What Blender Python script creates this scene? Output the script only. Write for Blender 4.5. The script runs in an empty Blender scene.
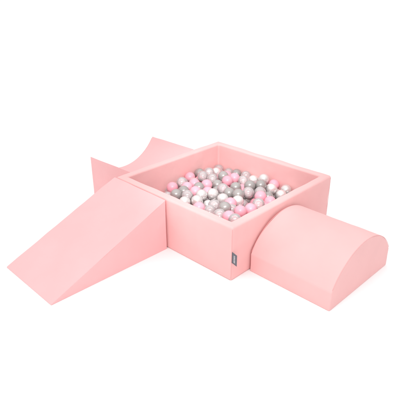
# Soft-play corner: a square foam ball pit with a ramp, a hump and a hollow block on white ground.
import bpy, bmesh, math, random
from mathutils import Vector, Matrix, noise, Euler
sc = bpy.context.scene
COL = sc.collection
R = math.radians
random.seed(7)

# ------------------------------------------------------------------ materials
def mat(name):
    m = bpy.data.materials.new(name); m.use_nodes = True
    nt = m.node_tree
    return m, nt, nt.nodes['Principled BSDF']

def fabric(name, col, weave=1600.0):
    """soft coated cotton-velour cover: fine weave, slow creases, faint tone drift"""
    m, nt, b = mat(name)
    N = nt.nodes.new; L = nt.links.new
    tc = N('ShaderNodeTexCoord')
    big = N('ShaderNodeTexNoise'); big.inputs['Scale'].default_value = 5; big.inputs['Detail'].default_value = 3
    L(tc.outputs['Object'], big.inputs['Vector'])
    rmp = N('ShaderNodeValToRGB')
    rmp.color_ramp.elements[0].position = .3; rmp.color_ramp.elements[1].position = .7
    rmp.color_ramp.elements[0].color = (*[c * .97 for c in col], 1)
    rmp.color_ramp.elements[1].color = (*[min(1, c * 1.02) for c in col], 1)
    L(big.outputs['Fac'], rmp.inputs['Fac']); L(rmp.outputs['Color'], b.inputs['Base Color'])
    b.inputs['Roughness'].default_value = .82
    b.inputs['Specular IOR Level'].default_value = .22
    b.inputs['Sheen Weight'].default_value = .12
    b.inputs['Sheen Roughness'].default_value = .5
    fine = N('ShaderNodeTexNoise'); fine.inputs['Scale'].default_value = weave; fine.inputs['Detail'].default_value = 1
    L(tc.outputs['Object'], fine.inputs['Vector'])
    slow = N('ShaderNodeTexNoise'); slow.inputs['Scale'].default_value = 7; slow.inputs['Detail'].default_value = 4
    slow.inputs['Roughness'].default_value = .4
    L(tc.outputs['Object'], slow.inputs['Vector'])
    b1 = N('ShaderNodeBump'); b1.inputs['Strength'].default_value = .17; b1.inputs['Distance'].default_value = .05
    b2 = N('ShaderNodeBump'); b2.inputs['Strength'].default_value = .10; b2.inputs['Distance'].default_value = .0006
    L(slow.outputs['Fac'], b1.inputs['Height']); L(fine.outputs['Fac'], b2.inputs['Height'])
    L(b1.outputs['Normal'], b2.inputs['Normal']); L(b2.outputs['Normal'], b.inputs['Normal'])
    return m

PINK = (.87, .495, .488)
M_cover = fabric('pink_cover_fabric', PINK)
M_cover_rosy = fabric('rosy_cover_fabric', (.865, .488, .494))
M_seam = fabric('seam_thread', (.80, .43, .425))

def plastic(name, col, rough, coat=0, metal=0, sss=0):
    m, nt, b = mat(name)
    N = nt.nodes.new; L = nt.links.new
    oi = N('ShaderNodeObjectInfo')
    hs = N('ShaderNodeHueSaturation')
    hs.inputs['Color'].default_value = (*col, 1)
    mr = N('ShaderNodeMapRange'); mr.inputs['To Min'].default_value = .92; mr.inputs['To Max'].default_value = 1.08
    L(oi.outputs['Random'], mr.inputs['Value']); L(mr.outputs['Result'], hs.inputs['Value'])
    L(hs.outputs['Color'], b.inputs['Base Color'])
    b.inputs['Roughness'].default_value = rough
    b.inputs['Metallic'].default_value = metal
    b.inputs['Coat Weight'].default_value = coat
    b.inputs['Coat Roughness'].default_value = .12
    if sss:
        b.inputs['Subsurface Weight'].default_value = sss
        b.inputs['Subsurface Radius'].default_value = (.01, .006, .006)
    return m

M_pink = plastic('pink_ball_plastic', (.84, .38, .455), .38)
M_grey = plastic('grey_ball_plastic', (.36, .333, .322), .25, coat=.6, metal=.25)
M_pearl = plastic('pearl_ball_plastic', (.73, .68, .67), .22, coat=.8, metal=.45)

def clear_plastic():
    """thin blown shell: mostly see-through, a little milky towards its limb, both skins mirror"""
    m, nt, b = mat('clear_ball_plastic')
    N = nt.nodes.new; L = nt.links.new
    out = nt.nodes['Material Output']
    b.inputs['Base Color'].default_value = (.98, .86, .87, 1)
    b.inputs['Roughness'].default_value = .35
    tr = N('ShaderNodeBsdfTransparent'); tr.inputs['Color'].default_value = (.97, .945, .945, 1)
    lw = N('ShaderNodeLayerWeight'); lw.inputs['Blend'].default_value = .3
    mr = N('ShaderNodeMapRange'); mr.inputs['To Min'].default_value = .38; mr.inputs['To Max'].default_value = .62
    L(lw.outputs['Facing'], mr.inputs['Value'])
    mx = N('ShaderNodeMixShader')
    tl = N('ShaderNodeBsdfTranslucent'); tl.inputs['Color'].default_value = (1, .90, .91, 1)
    mt = N('ShaderNodeMixShader'); mt.inputs['Fac'].default_value = .1
    L(b.outputs[0], mt.inputs[1]); L(tl.outputs[0], mt.inputs[2])
    L(mr.outputs['Result'], mx.inputs['Fac']); L(tr.outputs[0], mx.inputs[1]); L(mt.outputs[0], mx.inputs[2])
    gl = N('ShaderNodeBsdfGlossy'); gl.inputs['Roughness'].default_value = .13; gl.inputs['Color'].default_value = (1, .99, .99, 1)
    fr = N('ShaderNodeFresnel'); fr.inputs['IOR'].default_value = 1.6
    tw = N('ShaderNodeMath'); tw.operation = 'MULTIPLY'; tw.inputs[1].default_value = 1.8; tw.use_clamp = True
    L(fr.outputs[0], tw.inputs[0])
    m2 = N('ShaderNodeMixShader')
    L(tw.outputs[0], m2.inputs['Fac']); L(mx.outputs[0], m2.inputs[1]); L(gl.outputs[0], m2.inputs[2])
    L(m2.outputs[0], out.inputs['Surface'])
    return m
M_clear = clear_plastic()

m, nt, b = mat('woven_label'); b.inputs['Base Color'].default_value = (.13, .13, .155, 1); b.inputs['Roughness'].default_value = .6
M_tag = m
m, nt, b = mat('label_print'); b.inputs['Base Color'].default_value = (.72, .72, .75, 1); b.inputs['Roughness'].default_value = .6
M_print = m
m, nt, b = mat('white_paper_floor')
b.inputs['Base Color'].default_value = (.96, .96, .96, 1); b.inputs['Roughness'].default_value = .9
b.inputs['Specular IOR Level'].default_value = .1
n_ = nt.nodes.new('ShaderNodeTexNoise'); n_.inputs['Scale'].default_value = 3
r_ = nt.nodes.new('ShaderNodeMapRange'); r_.inputs['To Min'].default_value = .88; r_.inputs['To Max'].default_value = .92
nt.links.new(n_.outputs['Fac'], r_.inputs['Value']); nt.links.new(r_.outputs['Result'], b.inputs['Roughness'])
M_floor = m

# ------------------------------------------------------------------ helpers
def link(name, bm, m, parent=None, smooth=True):
    me = bpy.data.meshes.new(name)
    bmesh.ops.recalc_face_normals(bm, faces=bm.faces[:])
    bm.to_mesh(me); bm.free()
    for p in me.polygons: p.use_smooth = smooth
    me.materials.append(m)
    o = bpy.data.objects.new(name, me); COL.objects.link(o)
    if parent: o.parent = parent
    return o

def thing(name, label, cat, loc=(0, 0, 0), rot=0):
    o = bpy.data.objects.new(name, None); COL.objects.link(o)
    o.empty_display_size = .1
    o.location = loc; o.rotation_euler = (0, 0, R(rot))
    o['label'] = label; o['category'] = cat
    return o

def weighted(o):
    w = o.modifiers.new('wn', 'WEIGHTED_NORMAL'); w.keep_sharp = False; w.weight = 80

def crisp_edges(bm, ang=25):
    return [e for e in bm.edges if len(e.link_faces) == 2 and e.calc_face_angle(0) > R(ang)]

def slice_up(bm, step, axes='xyz'):
    for ax, v in zip('xyz', (Vector((1, 0, 0)), Vector((0, 1, 0)), Vector((0, 0, 1)))):
        if ax not in axes: continue
        c = [w.co.dot(v) for w in bm.verts]
        lo, hi = min(c), max(c); n = max(1, int((hi - lo) / step))
        for i in range(1, n):
            bmesh.ops.bisect_plane(bm, geom=bm.verts[:] + bm.edges[:] + bm.faces[:], dist=1e-5,
                                   plane_co=v * (lo + (hi - lo) * i / n), plane_no=v)

def soften(bm, amp, scale, seed, zfix=.004):
    """foam under a loose cover: a few millimetres of slow waviness, none on the ground line"""
    bm.normal_update()
    off = Vector((seed * 3.1, seed * 1.7, seed * .9))
    mv = []
    for v in bm.verts:
        k = min(1, max(0, (v.co.z - zfix) / .03))
        n = noise.noise((v.co + off) * scale) + .5 * noise.noise((v.co + off) * scale * 2.3)
        mv.append(v.normal * (n * amp * k))
    for v, d in zip(bm.verts, mv): v.co += d

def prism(profile, along, place):
    """profile: closed 2-D outline; along: (a0, a1); place(u, w, a) -> xyz"""
    bm = bmesh.new()
    ends = [[bm.verts.new(place(u, w, a)) for u, w in profile] for a in along]
    n = len(profile)
    bm.faces.new(ends[0]); bm.faces.new(ends[1][::-1])
    for i in range(n):
        j = (i + 1) % n
        bm.faces.new((ends[0][i], ends[1][i], ends[1][j], ends[0][j]))
    bmesh.ops.recalc_face_normals(bm, faces=bm.faces[:])
    return bm

def round_edges(bm, r, seg=4, ang=25, only=None):
    es = crisp_edges(bm, ang)
    if only: es = [e for e in es if only(e)]
    bmesh.ops.bevel(bm, geom=es, offset=r, segments=seg, profile=.5, affect='EDGES', clamp_overlap=True)

def cord(path, r, sides=6, closed=False):
    """a thin stitched seam along a path"""
    bm = bmesh.new(); rings = []
    n = len(path)
    for i, p in enumerate(path):
        a = path[i - 1] if (i or closed) else path[0]; c = path[(i + 1) % n] if (i < n - 1 or closed) else path[-1]
        t = (Vector(c) - Vector(a)).normalized()
        u = t.cross(Vector((.31, .17, .93))).normalized(); w = t.cross(u)
        rings.append([bm.verts.new(Vector(p) + r * (math.cos(k * math.tau / sides) * u + math.sin(k * math.tau / sides) * w)) for k in range(sides)])
    for i in range(n if closed else n - 1):
        A, B = rings[i], rings[(i + 1) % n]
        for k in range(sides):
            bm.faces.new((A[k], A[(k + 1) % sides], B[(k + 1) % sides], B[k]))
    if not closed:
        bm.faces.new(rings[0]); bm.faces.new(rings[-1][::-1])
    return bm

# ------------------------------------------------------------------ the white floor
bm = bmesh.new(); bmesh.ops.create_grid(bm, x_segments=8, y_segments=8, size=60)
fl = link('ground', bm, M_floor); fl['kind'] = 'structure'

# ------------------------------------------------------------------ the ball pit
WX, WY, H, T = .883, .8914, .30, .05
pit = thing('ball_pit', 'square pink foam ball pit filled with balls, small grey tag on its front corner', 'ball pit')
bm = bmesh.new()
def ring(x0, x1, y0, y1, z): return [bm.verts.new((x, y, z)) for x, y in ((x0, y0), (x1, y0), (x1, y1), (x0, y1))]
FZ = .048
o0 = ring(0, WX, 0, WY, 0); o1 = ring(0, WX, 0, WY, H)
i1 = ring(T, WX - T, T, WY - T, H); i0 = ring(T, WX - T, T, WY - T, 0)
for k in range(4):
    j = (k + 1) % 4
    bm.faces.new((o0[k], o0[j], o1[j], o1[k])); bm.faces.new((o1[k], o1[j], i1[j], i1[k]))
    bm.faces.new((i1[k], i1[j], i0[j], i0[k])); bm.faces.new((i0[k], i0[j], o0[j], o0[k]))
bmesh.ops.recalc_face_normals(bm, faces=bm.faces[:])
round_edges(bm, .011, 5)
slice_up(bm, .03)
soften(bm, .003, 6, 1)
w = link('wall', bm, M_cover, pit); weighted(w)
# floor cushion inside
bm = bmesh.new(); bmesh.ops.create_cube(bm, size=1)
for v in bm.verts:
    v.co = Vector(((T + .002 + (v.co.x + .5) * (WX - 2 * T - .004)), (T + .002 + (v.co.y + .5) * (WY - 2 * T - .004)), .001 + (v.co.z + .5) * (FZ - .001)))
round_edges(bm, .006, 3); slice_up(bm, .06)
weighted(link('floor_cushion', bm, M_cover, pit))
# seams on the four upright corners
for x, y in ((0.0022, 0.0022), (WX - .0022, .0022), (.0022, WY - .0022), (WX - .0022, WY - .0022)):
    zs = [.012 + i * (.275 / 14) for i in range(15)]
    link('seam', cord([(x, y, z) for z in zs], .0011), M_seam, pit)
# woven tag sewn into the near corner seam, sticking out past the corner
def tag_y(u): return .004 - u * .036
def tag_x(u): return .0035 - .004 * math.sin(u * 2.2) * u
bm = bmesh.new(); g = {}
Z0, Z1 = .105, .166
for i in range(9):
    for j in range(9):
        for s in (0, 1):
            u = i / 8; g[i, j, s] = bm.verts.new((tag_x(u) + s * .0012, tag_y(u), Z0 + (Z1 - Z0) * j / 8 - .004 * u * u))
for i in range(8):
    for j in range(8):
        for s in (0, 1): bm.faces.new([g[i, j, s], g[i + 1, j, s], g[i + 1, j + 1, s], g[i, j + 1, s]])
for i in range(8):
    for j in (0, 8): bm.faces.new([g[i, j, 0], g[i + 1, j, 0], g[i + 1, j, 1], g[i, j, 1]])
for j in range(8):
    for i in (0, 8): bm.faces.new([g[i, j, 0], g[i, j + 1, 0], g[i, j + 1, 1], g[i, j, 1]])
tg = link('tag', bm, M_tag, pit); tg['label'] = 'small dark grey woven tag'
# the pale upright lettering on the tag is too small to read in the photograph: a column of short pale strokes
bm = bmesh.new(); rr = random.Random(4); z = Z0 + .010
while z < Z1 - .012:
    hgt = rr.choice((.0026, .0034, .0040))
    for u0, u1, k0, k1 in ((.42, .70, 0, .42), (.42, .70, .62, 1)) if rr.random() < .5 else ((.42, .54, 0, 1), (.42, .70, .3, .66)):
        q = []
        for u, zz in ((u0, z + k0 * hgt), (u1, z + k0 * hgt), (u1, z + k1 * hgt), (u0, z + k1 * hgt)):
            q.append((u, zz - .004 * u * u))
        A = [bm.verts.new((tag_x(u) - .0004, tag_y(u), zz)) for u, zz in q]
        bm.faces.new(A)
    z += hgt + .0014
link('lettering', bm, M_print, tg, smooth=False)

# ------------------------------------------------------------------ the ramp (wedge), against the left front side
WY0, WY1, WL, WG, WH = .4553, .9007, .7173, .0105, .2969
ramp = thing('foam_ramp', 'pink foam wedge ramp sloping down from the pit rim, left of the pit', 'foam ramp', (-WG, WY0, 0), -.98)
wd = WY1 - WY0; wl = WL - WG
prof = [(0, 0), (0, WH), (-wl, .007), (-wl - .004, .003), (-wl, 0)]
bm = prism(prof, (0, wd), lambda u, w, a: (u, a, w))
round_edges(bm, .007, 4, 30)
slice_up(bm, .03)
soften(bm, .0028, 6, 2)
weighted(link('body', bm, M_cover_rosy, ramp))
for a in (.0016, wd - .0016):
    p = [(-wl + .012 + (wl - .018) * i / 30, a, .011 + (WH - .017) * i / 30) for i in range(31)]
    link('seam', cord([(x, y, z - .0022) for x, y, z in p], .0011), M_seam, ramp)

# ------------------------------------------------------------------ the hump, against the right front side
HX0, HX1, HL, HG, HS, HH = .1369, .6835, .474, .008, .1004, .2623
hump = thing('foam_hump', 'low pink foam hump with a rounded arched top, right of the pit', 'foam hump', (HX0, -HG, 0), -.95)
hw = (HX1 - HX0) / 2; s_ = HH - HS; rad = (hw * hw + s_ * s_) / (2 * s_); t0 = math.asin(hw / rad)
prof = [(0, 0)] + [(hw + rad * math.sin(t), HH - rad + rad * math.cos(t)) for t in [-t0 + 2 * t0 * i / 48 for i in range(49)]] + [(2 * hw, 0)]
hl = HL - HG
bm = prism(prof, (0, -hl), lambda u, w, a: (u, a, w))
round_edges(bm, .006, 4, 18)
slice_up(bm, .03)
soften(bm, .0026, 6, 3)
weighted(link('body', bm, M_cover, hump))
for a in (-.0014, -hl + .0014):
    link('seam', cord([(u, a, w - .001) for u, w in prof[2:-2]], .0011), M_seam, hump)

# ------------------------------------------------------------------ the hollow block, against the left back side
CX0, CX1, CL, CH, DIP = .1030, .6486, .3786, .30, .147
hol = thing('foam_hollow', 'pink foam block with a scooped hollow top between two pointed ridges, behind the pit', 'foam block', (CX0, WY + .004, 0), 2.51)
cw = (CX1 - CX0) / 2; rc = (cw * cw + DIP * DIP) / (2 * DIP); tc0 = math.asin(cw / rc)
prof = [(0, 0)] + [(cw + rc * math.sin(t), CH - DIP + rc - rc * math.cos(t)) for t in [-tc0 + 2 * tc0 * i / 48 for i in range(49)]] + [(2 * cw, 0)]
bm = prism(prof, (0, CL), lambda u, w, a: (u, a - (u * math.tan(R(2.51)) if a == 0 else 0), w))   # the pit end is cut flush with the pit wall
round_edges(bm, .0045, 4, 20)
slice_up(bm, .03)
soften(bm, .0016, 7, 4)
weighted(link('body', bm, M_cover_rosy, hol))
link('seam', cord([(u, CL - .001, w - .0012) for u, w in prof[2:-2]], .0011), M_seam, hol)
BALLS = '6091 8069 1618 g 372;5472 7172 1865 c 756;5198 8069 1611 p 555;4188 6664 1890 p 384;3272 5667 1978 p 504;3887 5984 1946 g 439;3789 7365 1903 c 647;2943 7317 1844 p 727;2879 6262 1949 g 400;2191 6189 1982 g 715;2511 5577 2013 c 677;1906 5181 1936 w 391;2437 4722 1988 w 738;3095 5001 2035 w 734;4578 5988 1909 p 572;3004 4386 1593 w 258;2029 4174 1877 p 433;3489 6586 1904 p 422;7987 6459 1466 g 356;6400 6249 1857 g 568;6813 5660 1768 p 565;6057 5604 1824 p 774;6160 7246 1872 c 445;6900 7329 1642 w 361;5617 6482 1843 c 582;5393 5847 1686 g 484;4793 4849 1925 c 674;4589 4188 1925 g 663;5733 4638 1779 g 600;6836 4947 1812 c 659;7987 5664 1569 c 401;3704 4673 2004 w 966;3707 3887 1939 w 704;4083 3082 1937 w 687;2323 2516 2349 g 835;4620 3507 2039 g 679;3402 3047 2055 p 528;2785 1825 2208 p 939;2844 3777 1883 c 633;7449 4635 1719 w 467;7677 3990 1936 w 635;7987 3419 1618 p 454;7006 2898 1814 w 816;6556 3366 2053 g 669;5895 2896 1959 c 431;5985 3756 2089 g 680;7987 2488 1561 w 555;7226 2317 1510 w 499;5362 2457 2006 p 734;4137 1653 2227 c 729;5277 3290 2023 c 944;3451 1651 2139 p 634;5332 1739 1914 p 414;2208 3506 1864 c 584;1671 2313 2233 c 546;1642 1636 2372 p 555;1379 1015 2524 c 534;2916 2549 1994 c 269;6754 6049 1199 c 4;6347 4602 1460 p 140;6133 3367 1505 c 67;6600 3901 1520 g 18;6407 2683 1545 g 276;5470 3535 1406 g 230;4267 4810 1477 g 16;4862 6391 1424 c 0;3850 6424 1336 g 0;3098 5836 1331 g 14;7504 2929 1334 c 104;7987 7144 1351 c 222;4768 3276 1403 c 203;4666 1606 1783 p 14;4875 5415 1531 g 95;4321 7155 1421 g 0;1481 5432 1415 p 0;2265 5457 1378 w 0;6264 3528 845 w 0;1471 5879 845 p 0;4707 845 1444 c 0;4540 7470 845 p 0;1703 6763 1424 p 0;5578 8069 845 c 0;1178 1452 845 w 0;2950 2026 845 g 0;3848 7829 1394 w 23;3019 3427 845 w 0;5574 2449 845 p 0;5661 3178 845 p 0;7987 6038 845 c 0;2258 2026 845 w 0;6245 5744 845 c 0;7987 7616 845 p 0;2725 4224 845 w 0;3322 3737 1384 w 0;7324 4852 845 g 0;4343 2733 845 w 0;3743 7421 845 p 0;6565 1849 1415 c 0;845 3976 1337 c 0;6135 1313 1333 p 0;2800 5021 1409 g 0;1415 7677 845 p 0;5904 7220 845 p 3;7639 1210 1432 c 0;1852 5302 845 g 0;5646 7608 1356 p 62;1936 2232 1422 w 0;5673 3887 845 p 0;7115 6522 845 c 0;1889 6432 845 p 0;6982 4415 1259 p 0;5559 5229 1389 p 12;5530 5656 845 g 0;6793 3303 1230 g 0;6616 4832 845 w 0;7441 6082 1268 g 0;845 4463 845 p 0;7285 3808 1395 p 3;3414 4160 845 c 0;3502 8069 845 g 0;1359 2585 1277 w 0;5668 1162 845 p 0;2229 845 845 p 0;7467 7613 1365 c 54;4333 1903 1254 p 0;5323 1761 845 p 0;1956 4831 1342 p 0;1490 4713 845 p 0;6628 7061 845 c 1;6611 2238 845 g 0;4886 8069 845 p 0;7485 4177 845 w 0;2463 6825 845 p 0;7388 6803 1416 p 134;1876 7616 1357 w 0;7987 4177 1346 c 31;4907 5328 845 p 0;5034 4795 1268 c 0;7987 2316 845 p 0;6865 7716 845 p 0;995 7677 1395 p 0;2603 845 1427 w 0;845 5693 1342 w 0;1912 2624 845 c 0;1532 1641 1408 p 0;6949 1249 1406 p 0;1258 6729 845 p 0;2398 7514 845 c 0;3815 4724 845 c 0;7365 3397 845 g 0;7987 5346 845 g 0;5228 7402 845 p 0;1860 6018 1399 w 0;6012 1818 845 p 0;845 6854 1386 g 0;5249 4183 1507 p 0;2832 5421 845 c 0;5550 6348 845 w 0;5970 5110 845 w 0;5343 6861 1261 w 0;3777 4326 1410 w 7;4798 2211 845 c 0;1537 2043 845 c 0;4194 8069 845 p 0;3940 5301 1839 p 235;4527 8015 1449 g 30;5915 2218 1401 c 0;845 3490 845 w 0;3269 3047 1377 p 0;2036 4289 845 g 0;5927 4051 1467 p 22;3156 7764 1361 c 75;2248 1615 1408 p 0;7460 8069 845 p 0;3324 845 1444 g 0;2810 8069 845 p 0;2404 3111 845 c 0;3962 5739 1303 w 0;1191 845 1444 p 0;4059 3566 1437 w 0;7808 6706 845 p 0;4264 6160 845 w 0;6705 6700 1430 p 32;7987 1459 845 p 0;6427 5282 1335 w 7;7667 845 845 w 0;7309 7186 845 g 0;1922 3606 845 w 0;3659 2839 845 g 0;2604 2384 1326 p 0;2437 4853 845 p 0;5053 845 845 g 0;2589 3051 1509 c 0;5022 2866 845 p 0;4673 2591 1437 p 40;1217 6271 1420 w 0;3489 4956 1410 c 92;3060 7313 845 c 0;5946 6101 1356 w 3;1430 3120 845 c 0;4016 1045 1410 w 0;3354 2358 1297 p 0;5646 4541 1067 g 0;2986 6815 1370 p 0;1917 3112 1336 c 0;7987 3008 845 w 0;2394 7166 1443 c 99;1985 8069 845 c 0;1883 1027 1416 p 0;2959 1621 1406 c 0;2453 6374 1369 p 0;4619 3940 1279 p 0;7987 3700 845 g 0;1108 5290 845 w 0;3544 6045 845 p 0;5443 845 1417 w 0;6951 8069 1433 w 41;7987 8069 1368 c 287;1337 3976 845 w 0;4103 4095 845 g 0;7736 1887 1327 w 0;845 4918 1366 p 0;4707 1444 845 c 0;1486 4329 1421 g 0;6352 7531 1271 w 0;7987 4654 845 w 0;4951 7437 1478 w 66;845 2059 845 p 0;3324 1444 845 p 0;7295 1458 845 g 0;2324 5895 845 w 0;5432 2836 1401 p 116;3669 1745 1364 p 0;1883 1444 845 c 0;6022 6789 1372 c 5;2978 845 845 w 0;2604 1427 845 c 0;6270 8069 845 w 0;7037 2783 845 w 0;4016 1444 845 g 0;1828 7122 845 w 0;3428 6727 845 g 0;6885 5470 845 p 0;4504 4659 845 c 0;7987 4982 1454 w 17;3126 4789 845 w 0;6975 845 845 c 0;6283 845 845 g 0;4217 5288 845 w 0;4941 6019 845 p 0;7429 5391 1265 w 0;6311 6446 845 c 0;3977 2631 1423 w 0;4386 3423 845 c 0;5224 2177 1389 w 0;2498 3687 1219 c 0;6263 2836 845 p 0;4799 6765 845 c 0;6603 1458 845 g 0;3845 2173 845 p 0;7315 2150 845 g 0'
CAMPOS = (-1.57636626, -1.31290019, 1.42906202); CAMFWD = (0.64772889, 0.62685727, -0.43300953)
# ------------------------------------------------------------------ the balls
BR = .0345
def ball_mesh(name, m, seed):
    """blown plastic ball: thin mould line round the middle, slightly out of round"""
    bm = bmesh.new(); bmesh.ops.create_uvsphere(bm, u_segments=40, v_segments=26, radius=BR)
    for v in bm.verts:
        n = v.co.normalized()
        d = 1 + .006 * noise.noise(n * 1.6 + Vector((seed, seed, 0)))
        if abs(n.z) < .02: d += .006
        v.co = n * BR * d
    me = bpy.data.meshes.new(name); bm.to_mesh(me); bm.free()
    for p in me.polygons: p.use_smooth = True
    me.materials.append(m)
    return me
KIND = {'p': ('pink', 'matte pink', M_pink), 'g': ('grey', 'glossy grey', M_grey),
        'w': ('pearl white', 'shiny pearl white', M_pearl), 'c': ('clear', 'see-through clear', M_clear)}
MESH = {k: [ball_mesh('play_ball', KIND[k][2], s * 5 + 1) for s in range(2)] for k in KIND}
balls = []
for rec in BALLS.split(';'):
    f = rec.split(); balls.append([int(f[0]) / 1e4, int(f[1]) / 1e4, int(f[2]) / 1e4, f[3], int(f[4])])
# camera
cam = bpy.data.objects.new('camera', bpy.data.cameras.new('camera')); COL.objects.link(cam)
cam.data.sensor_width = 36; cam.data.lens = 498.214 / 400 * 36
cam.location = CAMPOS; fwd = Vector(CAMFWD)
cam.rotation_euler = fwd.to_track_quat('-Z', 'Y').to_euler()
cam.data.clip_start = .05; cam.data.clip_end = 400
sc.camera = cam
right = Vector((fwd.y, -fwd.x, 0)).normalized(); up = right.cross(fwd)
def px(p):
    d = Vector(p) - cam.location
    return 200 + 498.2 * d.dot(right) / d.dot(fwd), 200 - 498.2 * d.dot(up) / d.dot(fwd)
# words that single each visible ball out: its row (far to near) and its rank within its colour there
ROWS = ((0, 'farthest row'), (182, 'second farthest row'), (190, 'middle row'), (197, 'second nearest row'), (204.5, 'nearest row by the rim'))
ORD = 'first second third fourth fifth sixth seventh eighth ninth tenth eleventh twelfth'.split()
rows = {}
for i, bl in enumerate(balls):
    if bl[4] > 6:
        X, Y = px(bl[:3]); r = max(k for k, (y, _) in enumerate(ROWS) if Y >= y)
        rows.setdefault((r, bl[3]), []).append((X, i))
label = {}
for (r, k), v in rows.items():
    v.sort()
    for q, (X, i) in enumerate(v):
        n = KIND[k][0]
        lab = '%s ball, %s' % (KIND[k][1], ('only %s one' % n) if len(v) == 1 else '%s %s one from left' % (ORD[q], n))
        label[i] = lab + ', ' + ROWS[r][1]
for i, (x, y, z, k, vis) in enumerate(balls):
    o = bpy.data.objects.new('play_ball', MESH[k][i % 2]); COL.objects.link(o)
    o.location = (x, y, z)
    rr = random.Random(i); o.rotation_euler = (rr.uniform(0, 6.28), rr.uniform(0, 3.14), rr.uniform(0, 6.28))
    o['category'] = 'ball'
    if i in label:
        o['label'] = label[i]; o['group'] = 'balls on top of the ball pit'
    else:
        o['label'] = '%s play ball buried under the top balls of the pit' % KIND[k][1]
        o['group'] = 'buried %s balls' % KIND[k][0]

# ------------------------------------------------------------------ studio light
wd_ = bpy.data.worlds.new('World'); sc.world = wd_; wd_.use_nodes = True
# white studio: bright overhead, dimmer towards the horizon, a little darker on the right-hand side
wn = wd_.node_tree; bg = wn.nodes['Background']; bg.inputs[0].default_value = (1, 1, 1, 1)
tc = wn.nodes.new('ShaderNodeTexCoord')
def dot(v):
    n = wn.nodes.new('ShaderNodeVectorMath'); n.operation = 'DOT_PRODUCT'; n.inputs[1].default_value = v
    wn.links.new(tc.outputs['Generated'], n.inputs[0]); return n.outputs['Value']
ad = wn.nodes.new('ShaderNodeMath'); ad.operation = 'ADD'; ad.inputs[1].default_value = .57
wn.links.new(dot((-.15, .08, .80)), ad.inputs[0]); wn.links.new(ad.outputs[0], bg.inputs[1])
def softbox(name, loc, target, size, power, col=(1, 1, 1)):
    l = bpy.data.lights.new(name, 'AREA'); l.shape = 'RECTANGLE'; l.size, l.size_y = size; l.energy = power; l.color = col
    o = bpy.data.objects.new(name, l); COL.objects.link(o); o.location = loc
    o.rotation_euler = (Vector(target) - Vector(loc)).to_track_quat('-Z', 'Y').to_euler()
    return o
softbox('softbox_left', (-1.35, -.3, 2.0), (.25, .4, .1), (.42, .42), 7, (1, .99, .98))
softbox('softbox_right', (-.45, -.95, 2.0), (.5, .5, .1), (.42, .42), 8)

# narrow soft spot from the camera side, added to brighten the pit's inside
sp = bpy.data.lights.new('added_pit_spot', 'SPOT'); sp.energy = 195; sp.spot_size = R(25); sp.spot_blend = 1; sp.shadow_soft_size = .14
so = bpy.data.objects.new('added_pit_spot', sp); COL.objects.link(so); so.location = (-1.0, -.8, 2.0)
so.rotation_euler = (Vector((.59, .59, .14)) - Vector(so.location)).to_track_quat('-Z', 'Y').to_euler()

sc.view_settings.view_transform = 'Standard'; sc.view_settings.look = 'None'
sc.view_settings.exposure = 0; sc.view_settings.gamma = 1
sc.render.engine = 'CYCLES'
sc.cycles.use_denoising = True
sc.cycles.max_bounces = 14; sc.cycles.diffuse_bounces = 8; sc.cycles.transparent_max_bounces = 16
